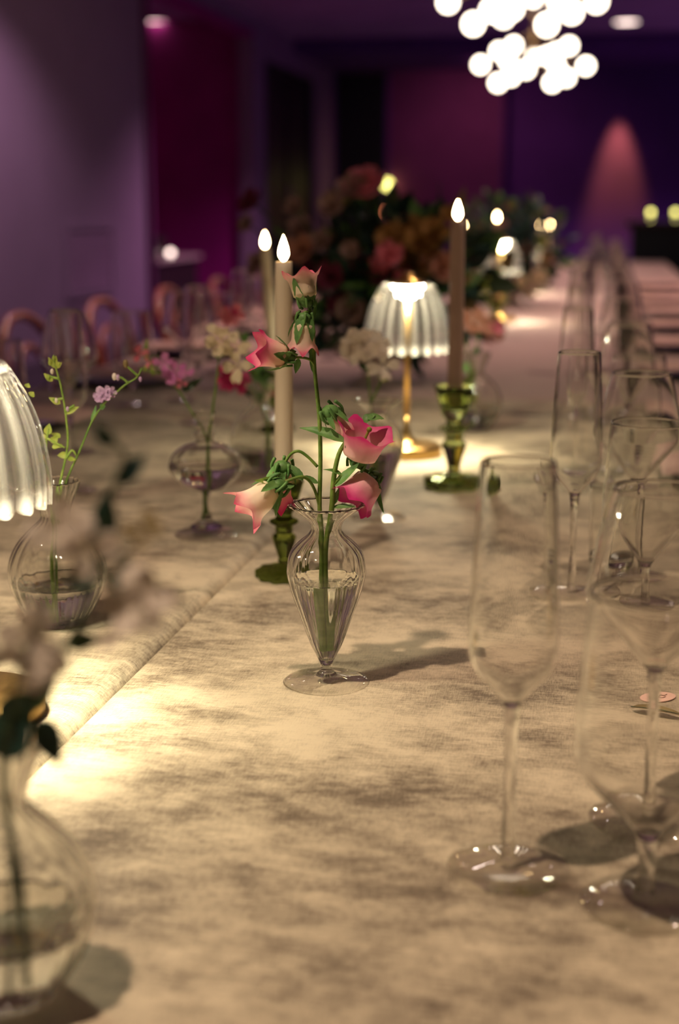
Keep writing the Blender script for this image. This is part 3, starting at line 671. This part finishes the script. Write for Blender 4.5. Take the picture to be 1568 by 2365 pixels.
for a, b, wd, cu, mt, n_ in [((722, 860), (716, 785), .004, .3, 'leaf', TC), ((700, 1110, -.006), (662, 1062, -.002), .0085, .35, 'leaf', TC+RT), ((735, 1115), (690, 1105, -.006), .008, -.2, 'leaf', TC+UP),
                         ((655, 1112, -.012), (588, 1120, -.018), .010, -.25, 'stem2', TC+UP), ((680, 1120, -.01), (620, 1135, -.02), .009, .2, 'leaf', TC+UP), ((645, 1125, -.012), (636, 1190, -.016), .007, .2, 'leaf', TC),
                         ((690, 828, -.003), (682, 862, -.004), .006, .2, 'leaf', TC), ((722, 745), (732, 690), .003, .2, 'leaf', TC)]:
    A, B = q(*a), q(*b)
    mesh('leaf', blade(A, B-A, n_, (B-A).length*1.05, wd, 'leaf', cu, .35, .1, 12, 4, serr=.04), M[mt], b1, world=True)
b2 = thing('bellflower_stem', vc.location+Vector((.002, 0, .020)), 'shorter bellflower stem with hot pink cup shaped bells in the front vase', 'flower stem')
mesh('stem', tube([q(761, 1496, .002), q(757, 1440, .003), q(750, 1340, .002), q(752, 1260, 0), q(766, 1175, -.004), q(770, 1110, -.006), q(782, 1050, -.006), q(800, 1018, -.006)], (.0030, .0016), 10, 4), M['stem'], b2, world=True)
flower_bell(b2, q(826, 1064, -.004), q(853, 982, -.010), .0185, M['bellh'], .42, .0155, .95, .0070, 11, .2, .22, True)
flower_bell(b2, q(862, 1102, .002), q(804, 1170, -.008), .0165, M['bellh'], .25, .013, .7, .0060, 12, .6, .2)
for pts, r_ in [([q(768, 1122, -.006), q(788, 1100, -.006), q(812, 1082, -.004), q(824, 1068, -.004)], .0015), ([q(826, 1078, -.004), q(848, 1088), q(868, 1094, .002), q(866, 1102, .002)], .0014)]:
    mesh('stalk', tube(pts, r_, 8, 4), M['stem'], b2, world=True)
for a, b, wd, cu, n_ in [((802, 1020, -.006), (703, 974, -.004), .0105, .38, TC+UP*.6), ((790, 1098, -.006), (758, 1076, -.01), .005, .5, TC+UP), ((770, 1122, -.006), (838, 1080, -.012), .0105, -.3, TC+UP*.8),
                         ((846, 1088, 0), (880, 1130, -.004), .006, -.4, TC), ((862, 1096, .002), (868, 1180, .006), .0075, -.35, TC+RT), ((824, 1066, -.006), (865, 1062, -.010), .006, .2, TC+UP),
                         ((820, 1068, -.006), (806, 1030, -.012), .009, .2, TC), ((770, 1165, -.004), (782, 1130, -.006), .005, .2, TC), ((768, 1172, -.004), (818, 1168, -.010), .006, .1, TC+UP),
                         ((848, 968, -.002), (886, 960, .002), .010, .3, TC+UP), ((840, 975, .0), (862, 956, .0), .010, .3, TC+UP)]:
    A, B = q(*a), q(*b)
    mesh('leaf', blade(A, B-A, n_, (B-A).length*1.08, wd, 'leaf', cu, .35, .1, 12, 4, serr=.03), M['leaf'], b2, world=True)

# ------------------------------------------------------------ other stems
def petal_flower(par, c, size, m, n=5, face=None, seed=0, kind='petal', cup=.4):
    r = random.Random(seed); f = Vector(face or TC).normalized(); Q = frame_of(f); parts = []
    for k in range(n):
        a = 2*math.pi*k/n+r.uniform(-.25, .25); o_ = Vector((math.cos(a), math.sin(a), 0)); s_ = size*r.uniform(.8, 1.15)
        parts.append(blade(Vector(c)+Q@(o_*size*.06), Q@(o_+Vector((0, 0, cup*r.uniform(.4, 1.3)))), Q@Vector((0, 0, 1)), s_, s_*.85, kind, r.uniform(-.3, .4), .1, .35, 8, 6, seed+k))
    fl = mesh('flower', join(*parts), M[m], par, world=True)
    return fl
def stemset(name, loc, label, d, stems, flowers=(), leaves=(), m='stem', cat='flower stem', r=.0013, buds=()):
    t = thing(name, loc, label, cat)
    Z = lambda p: at(p[0], p[1], d+(p[2] if len(p) > 2 else 0))
    for s_ in stems: mesh('stem', tube([Z(p) for p in s_], (r*1.2, r*.7), 8, 4), M[m], t, world=True)
    for i, (x, y, sz, mt, n, *rest) in enumerate(flowers):
        petal_flower(t, at(x, y, d+(rest[0] if rest else 0)), sz, mt, n, face=TC+RT*rnd.uniform(-.5, .5)+UP*rnd.uniform(-.3, .6), seed=int(x+y))
    for i, (a, b, wd, mt) in enumerate(leaves):
        A, B = Z(a), Z(b); mesh('leaf', blade(A, B-A, TC+UP*rnd.uniform(-.4, .6)+RT*rnd.uniform(-.4, .4), (B-A).length, wd, 'leaf', .15, .25, .1, 8, 4, i), M[mt], t, world=True)
    for (x, y, sz, mt) in buds: mesh('bud', ball(Z((x, y)), sz, 10, (.75, .75, 1.15)), M[mt], t, world=True)
    return t
# lime sprigs and lilac stem, left bulb vase
dl_ = math.hypot(vl.location.x, vl.location.y)
stemset('flower_sprig', vl.location+Vector((0, 0, .012)), 'upright lime green budding sprig in the left bulb vase', dl_,
    [[(128, 1425), (122, 1300), (126, 1200), (140, 1110), (156, 1030), (152, 960), (140, 890), (126, 840), (124, 820)], [(152, 1060), (166, 1040), (176, 1052)], [(150, 950), (172, 935)], [(148, 920), (122, 924)], [(137, 875), (110, 868)]],
    buds=[(124, 828, .0022, 'lime'), (115, 838, .0022, 'lime'), (136, 842, .0022, 'lime'), (120, 858, .0022, 'white'), (112, 872, .0024, 'lime'), (130, 925, .0022, 'white'), (156, 945, .0022, 'mauve')],
    leaves=[((128, 850), (110, 825), .005, 'lime'), ((128, 848), (128, 820), .005, 'lime'), ((130, 850), (142, 836), .005, 'lime'), ((122, 880), (100, 862), .006, 'lime'), ((140, 932), (112, 918), .006, 'lime'), ((150, 955), (182, 938), .007, 'lime'),
            ((155, 1050), (132, 1052), .007, 'lime'), ((155, 1058), (176, 1062), .005, 'lime'), ((146, 1030), (120, 1030), .005, 'lime'), ((140, 1010), (118, 1000), .006, 'lime')], m='stem2', r=.0011)
stemset('flower_sprig', vl.location+Vector((-.004, .002, .012)), 'short lime green leafy sprig beside the lamp shade in the left bulb vase', dl_-.01,
    [[(122, 1428), (118, 1300), (122, 1210), (114, 1110), (106, 1060), (108, 1010)], [(107, 1020), (88, 1010)], [(108, 1015), (112, 990)], [(104, 1075), (92, 1055)], [(108, 1012), (150, 1034)]],
    leaves=[((108, 1005), (114, 978), .008, 'lime'), ((104, 1020), (84, 1030), .006, 'lime'), ((118, 1022), (134, 1008), .008, 'lime'), ((102, 1070), (90, 1045), .008, 'lime'), ((120, 1034), (140, 1028), .006, 'lime'),
            ((106, 1012), (92, 1002), .005, 'lime'), ((95, 1120), (70, 1122), .009, 'lime'), ((70, 915), (78, 905), .007, 'lime'), ((62, 895), (66, 885), .006, 'lime')], m='stem2', r=.0010)
stemset('larkspur_stem', vl.location+Vector((.004, .002, .012)), 'arching stem with small lilac star flower leaning right from the left bulb vase', dl_+.01,
    [[(134, 1428), (130, 1330), (132, 1220), (150, 1120), (180, 1050), (212, 975), (238, 935), (262, 912), (290, 888), (315, 872), (328, 850)], [(296, 885), (280, 872), (266, 872)], [(318, 868), (296, 848), (288, 838)]],
    flowers=[(236, 915, .0085, 'mauve', 6), (243, 905, .006, 'mauve', 5), (258, 905, .005, 'mauve', 4)], leaves=[((212, 975), (222, 935), .004, 'leaf'), ((230, 940), (244, 938), .006, 'leaf')],
    buds=[(264, 870, .0030, 'white'), (272, 872, .0026, 'mauve'), (290, 840, .0034, 'olive'), (324, 876, .0022, 'mauve')], r=.0010)
# sweet peas, footed vase
dg = math.hypot(vg.location.x, vg.location.y)
stemset('sweet_pea', vg.location+Vector((0, 0, .06)), 'large cream white sweet pea bloom above the footed vase', dg,
    [[(470, 1200), (478, 1100), (481, 1020), (492, 940), (501, 870), (506, 822)]],
    flowers=[(510, 790, .020, 'cream', 4), (545, 800, .018, 'cream', 3, .01), (550, 845, .018, 'cream', 4), (500, 775, .014, 'cream', 3)], leaves=[((506, 830), (498, 812), .006, 'leaf'), ((506, 825), (516, 812), .006, 'leaf')], r=.0015)
stemset('sweet_pea', vg.location+Vector((-.003, 0, .06)), 'arching sweet pea with orchid pink blooms left of the cream one', dg+.01,
    [[(476, 1190), (482, 1080), (476, 1010), (448, 960), (410, 900), (372, 860), (345, 832), (336, 795)], [(372, 862), (345, 858), (320, 850)], [(360, 848), (352, 820)]],
    flowers=[(378, 838, .013, 'lilac', 4), (404, 860, .014, 'lilac', 4), (425, 862, .012, 'lilac', 3), (322, 818, .010, 'pink', 3), (345, 835, .007, 'pink', 3), (420, 885, .008, 'pink', 3)],
    leaves=[((336, 830), (338, 780), .006, 'stem2'), ((345, 850), (365, 820), .005, 'stem2'), ((350, 848), (355, 870), .006, 'lime'), ((340, 845), (330, 860), .005, 'lime'), ((420, 905), (470, 870), .010, 'dark2')],
    buds=[(290, 842, .004, 'olive')], r=.0012)
# white flower near lamp
dc = math.hypot(*ont(873, 1195).xy)
stemset('sweet_pea', ont(873, 1195)+Vector((0, 0, .03)), 'white ruffled sweet pea bloom in front of the brass lamp shade', dc,
    [[(868, 1130), (866, 1040), (860, 960), (853, 900), (848, 850)], [(856, 930), (880, 880), (884, 850)]],
    flowers=[(832, 800, .024, 'white', 6), (862, 800, .022, 'white', 5, .01), (885, 845, .020, 'white', 4), (815, 790, .014, 'white', 4)], leaves=[((848, 852), (826, 838), .009, 'dark2'), ((850, 852), (862, 835), .008, 'leaf'), ((880, 880), (892, 862), .012, 'lime')], r=.0016)
# magenta + greenery in the vase behind candle
dr_ = math.hypot(rvp.x, rvp.y)
stemset('stock_flower', rvp+Vector((0, 0, .02)), 'magenta blooms with green leaves behind the left candle', dr_,
    [[(622, 1080), (620, 1000), (600, 930), (570, 880), (545, 860)], [(612, 960), (608, 900), (590, 870), (548, 760)], [(616, 1080), (618, 980), (628, 900)]],
    flowers=[(525, 862, .014, 'magenta', 5), (545, 880, .018, 'magenta', 6), (520, 880, .013, 'magenta', 4), (562, 882, .014, 'magenta', 5), (540, 730, .017, 'pink', 5), (532, 722, .012, 'magenta', 3), (645, 910, .014, 'peach', 4)],
    leaves=[((600, 880), (575, 850), .022, 'leaf'), ((605, 890), (600, 830), .024, 'leaf'), ((610, 885), (640, 905), .02, 'leaf'), ((560, 790), (572, 765), .014, 'leaf'), ((590, 910), (560, 900), .018, 'dark2'), ((600, 870), (630, 860), .02, 'dark2'), ((606, 905), (588, 930), .016, 'leaf')], r=.002)
dgv = math.hypot(gvp.x, gvp.y)
stemset('foliage_sprig', gvp+Vector((0, 0, .02)), 'feathery green sprigs with apricot heads right of the right candle', dgv,
    [[(1096, 990), (1092, 920), (1082, 850), (1078, 790)], [(1100, 990), (1090, 900), (1096, 820), (1108, 770)], [(1094, 985), (1078, 930), (1068, 880)]],
    flowers=[(1090, 740, .022, 'peach', 6), (1120, 752, .018, 'peach', 5), (1145, 760, .014, 'pink', 5)], leaves=[((1080, 860), (1064, 830), .014, 'leaf'), ((1082, 880), (1098, 850), .014, 'lime'), ((1086, 910), (1070, 895), .012, 'leaf'), ((1088, 930), (1104, 905), .014, 'lime'), ((1078, 800), (1070, 770), .014, 'dark2'),
    ((1092, 820), (1112, 800), .014, 'dark2'), ((1086, 960), (1070, 945), .012, 'leaf'), ((1084, 890), (1066, 870), .012, 'lime')], r=.0016)
# blurred branch of the nearest vase
dn = .54
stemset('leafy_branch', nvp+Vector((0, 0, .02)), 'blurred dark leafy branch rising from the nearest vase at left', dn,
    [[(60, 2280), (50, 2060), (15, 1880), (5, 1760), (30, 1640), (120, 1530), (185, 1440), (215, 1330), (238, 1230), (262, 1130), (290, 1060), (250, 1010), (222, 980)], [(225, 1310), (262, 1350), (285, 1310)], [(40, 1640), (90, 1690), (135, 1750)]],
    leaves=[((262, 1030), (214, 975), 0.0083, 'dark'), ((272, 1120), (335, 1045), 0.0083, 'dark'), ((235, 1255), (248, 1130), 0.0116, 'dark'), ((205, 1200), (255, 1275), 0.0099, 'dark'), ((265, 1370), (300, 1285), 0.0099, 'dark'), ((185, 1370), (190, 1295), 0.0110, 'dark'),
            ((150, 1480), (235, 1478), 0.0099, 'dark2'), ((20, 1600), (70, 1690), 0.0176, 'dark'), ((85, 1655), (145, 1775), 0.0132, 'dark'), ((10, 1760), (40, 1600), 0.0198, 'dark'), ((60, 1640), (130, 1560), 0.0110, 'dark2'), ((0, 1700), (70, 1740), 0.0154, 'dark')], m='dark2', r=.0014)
stemset('flower_branch', nvp+Vector((.004, 0, .02)), 'blurred cream blossoms floating over the left bulb vase', dn-.03,
    [[(20, 2300), (30, 2080), (20, 1880), (12, 1760), (40, 1560), (100, 1420), (130, 1250)], [(100, 1440), (200, 1440), (300, 1420)], [(120, 1330), (250, 1300), (330, 1240)]],
    flowers=[(135, 1225, 0.0115, 'white', 4), (195, 1275, 0.0106, 'white', 4), (335, 1230, 0.0077, 'olive', 4), (310, 1400, 0.0135, 'white', 4), (340, 1380, 0.0115, 'white', 4), (280, 1455, 0.0106, 'white', 3), (50, 1490, 0.0144, 'white', 5), (90, 1520, 0.0115, 'white', 4)], m='dark2', r=.0011)

# ------------------------------------------------------------ big flower bowls
def rose_vf(s, seed):
    r = random.Random(seed); parts = []
    for ring, (n, cup, sz) in enumerate(((6, .35, 1.), (5, .9, .8), (4, 2.0, .55))):
        for k in range(n):
            a = 2*math.pi*(k+ring*.4)/n+r.uniform(-.2, .2); o_ = Vector((math.cos(a), math.sin(a), 0))
            parts.append(blade(o_*s*.05*(3-ring), o_+Vector((0, 0, cup)), Vector((0, 0, 1))-o_*.3, s*sz, s*sz*.9, 'petal', -.35, .1, .25, 6, 4, seed+k))
    return join(*parts)
def pick(name, vf, m): me_o = mesh(name, vf, m); me = me_o.data; bpy.data.objects.remove(me_o); return me
leaf_me = {}
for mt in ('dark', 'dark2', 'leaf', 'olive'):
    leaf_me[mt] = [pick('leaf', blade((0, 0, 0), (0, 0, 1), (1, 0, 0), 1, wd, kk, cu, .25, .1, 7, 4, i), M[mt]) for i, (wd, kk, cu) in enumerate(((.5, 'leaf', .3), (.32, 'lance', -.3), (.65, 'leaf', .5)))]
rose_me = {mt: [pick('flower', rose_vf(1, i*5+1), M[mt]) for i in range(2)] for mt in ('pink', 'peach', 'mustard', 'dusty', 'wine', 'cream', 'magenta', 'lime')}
def bouquet(bowl_loc, bowl_s, label_b, label_f, cen, rad, heads, nleaf, seed, nstuff=700):
    r = random.Random(seed)
    t = thing('footed_bowl', bowl_loc, label_b, 'bowl')
    pf = [(0, .001), (.055, .001), (.057, .006), (.035, .014), (.026, .03), (.030, .042), (.070, .055), (.100, .078), (.112, .105), (.108, .106), (.094, .080), (.06, .06), (0, .055)]
    mesh('vessel', lathe(sp2([(a*bowl_s, b*bowl_s) for a, b in pf], 3), 56), M['bowl'], t)
    f = thing('flower_arrangement', Vector(bowl_loc)+Vector((0, 0, .06)), label_f, 'flowers'); B = f.location
    cen = Vector(cen)
    def put(me, name, p, d, s, roll):
        o_ = bpy.data.objects.new(name, me); C.objects.link(o_); o_.parent = f
        qn = Vector(d).normalized().to_track_quat('Z', 'X') @ Quaternion((0, 0, 1), roll)
        o_.location = p-B; o_.rotation_mode = 'QUATERNION'; o_.rotation_quaternion = qn; o_.scale = (s, s, s); return o_
    def rp(k):
        while 1:
            v = Vector((r.uniform(-1, 1), r.uniform(-1, 1), r.uniform(-1, 1)))
            if .2 < v.length < 1: break
        v = v.normalized()*(k+(1-k)*r.random())
        return v
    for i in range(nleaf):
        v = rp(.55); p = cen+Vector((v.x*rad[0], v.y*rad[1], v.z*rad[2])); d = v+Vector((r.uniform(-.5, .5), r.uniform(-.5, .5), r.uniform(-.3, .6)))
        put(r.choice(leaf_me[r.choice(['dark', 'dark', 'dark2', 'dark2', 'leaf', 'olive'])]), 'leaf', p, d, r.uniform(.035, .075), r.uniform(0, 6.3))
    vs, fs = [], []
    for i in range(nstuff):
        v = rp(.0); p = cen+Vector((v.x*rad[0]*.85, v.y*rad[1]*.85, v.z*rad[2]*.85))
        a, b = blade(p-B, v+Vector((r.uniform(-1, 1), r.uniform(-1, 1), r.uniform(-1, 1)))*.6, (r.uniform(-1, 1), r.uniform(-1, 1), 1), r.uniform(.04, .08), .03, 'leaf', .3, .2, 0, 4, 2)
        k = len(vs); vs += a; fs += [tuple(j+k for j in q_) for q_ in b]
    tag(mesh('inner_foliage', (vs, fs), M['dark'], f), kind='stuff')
    sp = []
    for (x, y, dd, s, mt) in heads:
        p = at(x, y, dd); v = (p-cen); put(rose_me[mt][r.randrange(2)], 'flower', p, v+TC*.12+Vector((0, 0, .05)), s, r.uniform(0, 6))
        mesh('stem', tube([B, B.lerp(p, .5)+Vector((0, 0, .03)), p], .002, 6, 4), M['dark2'], f, world=True)
    return f
u1 = Vector((-.475, 3.02, TZ+.005)); du = 3.05
hd = [(845, 440, .045, 'pink'), (815, 445, .035, 'dusty'), (770, 480, .03, 'dusty'), (700, 540, .035, 'dusty'), (790, 470, .025, 'olive'), (588, 470, .03, 'wine'), (575, 520, .02, 'dusty'), (600, 610, .025, 'dusty'),
      (700, 580, .03, 'peach'), (765, 640, .03, 'wine'), (790, 700, .028, 'wine'), (815, 715, .032, 'dusty'), (905, 560, .035, 'mustard'), (945, 545, .04, 'mustard'), (975, 560, .04, 'mustard'), (960, 600, .045, 'mustard'),
      (990, 600, .03, 'peach'), (900, 590, .028, 'pink'), (880, 610, .022, 'pink'), (1000, 540, .03, 'mustard'), (1020, 620, .03, 'peach'), (875, 640, .02, 'wine'), (680, 480, .02, 'dusty'), (745, 560, .025, 'dusty'),
      (1035, 500, .02, 'mustard'), (835, 610, .025, 'wine'), (810, 580, .02, 'dusty'), (930, 640, .02, 'pink'), (1130, 760, .03, 'peach'), (720, 620, .02, 'wine')]
hd = [(x, y, du-.12+rnd.uniform(-.08, .05), s, 'lime' if m_ == 'olive' else m_) for x, y, s, m_ in hd]
bouquet(u1, 1.0, 'grey beige footed stoneware bowl under the big flower arrangement', 'large dark leafy flower arrangement with mustard, pink and wine blooms', (-.455, 3.06, TZ+.225), (.25, .20, .17), hd, 290, 11)
for px, py, s in [(700, 470, .02)]: pass
u2 = at(1185, 700, 5.6); u2.z = TZ+.005
hd2 = [(1120, 650, 5.35, .05, 'lime'), (1145, 680, 5.35, .05, 'lime'), (1165, 570, 5.42, .03, 'cream'), (1100, 600, 5.42, .03, 'dusty'), (1210, 580, 5.5, .03, 'dusty'), (1245, 560, 5.5, .03, 'lime'), (1255, 600, 5.5, .03, 'peach'), (1160, 520, 5.5, .02, 'dusty'),
       (1100, 640, 5.42, .03, 'peach'), (1180, 480, 5.5, .02, 'mustard'), (1240, 640, 5.42, .035, 'cream'), (1200, 650, 5.42, .03, 'cream')]
bouquet(u2, .9, 'second footed stoneware bowl farther along the table', 'second smaller flower arrangement with lime green and cream blooms', (u2.x, u2.y, TZ+.24), (.22, .2, .18), hd2, 180, 12, 400)

# ------------------------------------------------------------ place card, olive leaf
tp = ont(1520, 1610); t = thing('place_card', tp, 'small pink oval place card lying between the goblets at right', 'card', None, .5)
mesh('card', lathe([(0, 0), (.0135, 0), (.0135, .0006), (0, .0006)], 32), M['tag'], t, False); t.scale = (1.25, .8, 1)
for i, pts in enumerate([[(-.007, .001), (-.004, .004), (-.003, -.001), (-.001, .002), (.001, -.001), (.003, .003), (.005, 0), (.008, .002)], [(-.004, -.005), (-.001, -.003), (.002, -.005), (.005, -.003)]]):
    mesh('lettering', tube([(a, b, .0009) for a, b in pts], .0003, 5, 3), M['ink'], t)
A, B = ont(1450, 1640), ont(1600, 1665)
t = thing('olive_leaf', A, 'dry olive coloured leaf lying below the pink place card', 'leaf')
mesh('blade', blade((0, 0, .003), B-A+Vector((0, 0, .004)), (0, 0, 1), (B-A).length, .013, 'lance', .1, .3, .1, 12, 4), M['olive'], t); mesh('midrib', tube([(0, 0, .0035), (B-A)*.5+Vector((0, 0, .005)), (B-A)*.9+Vector((0, 0, .004))], .0004, 5, 2), M['dark2'], t)
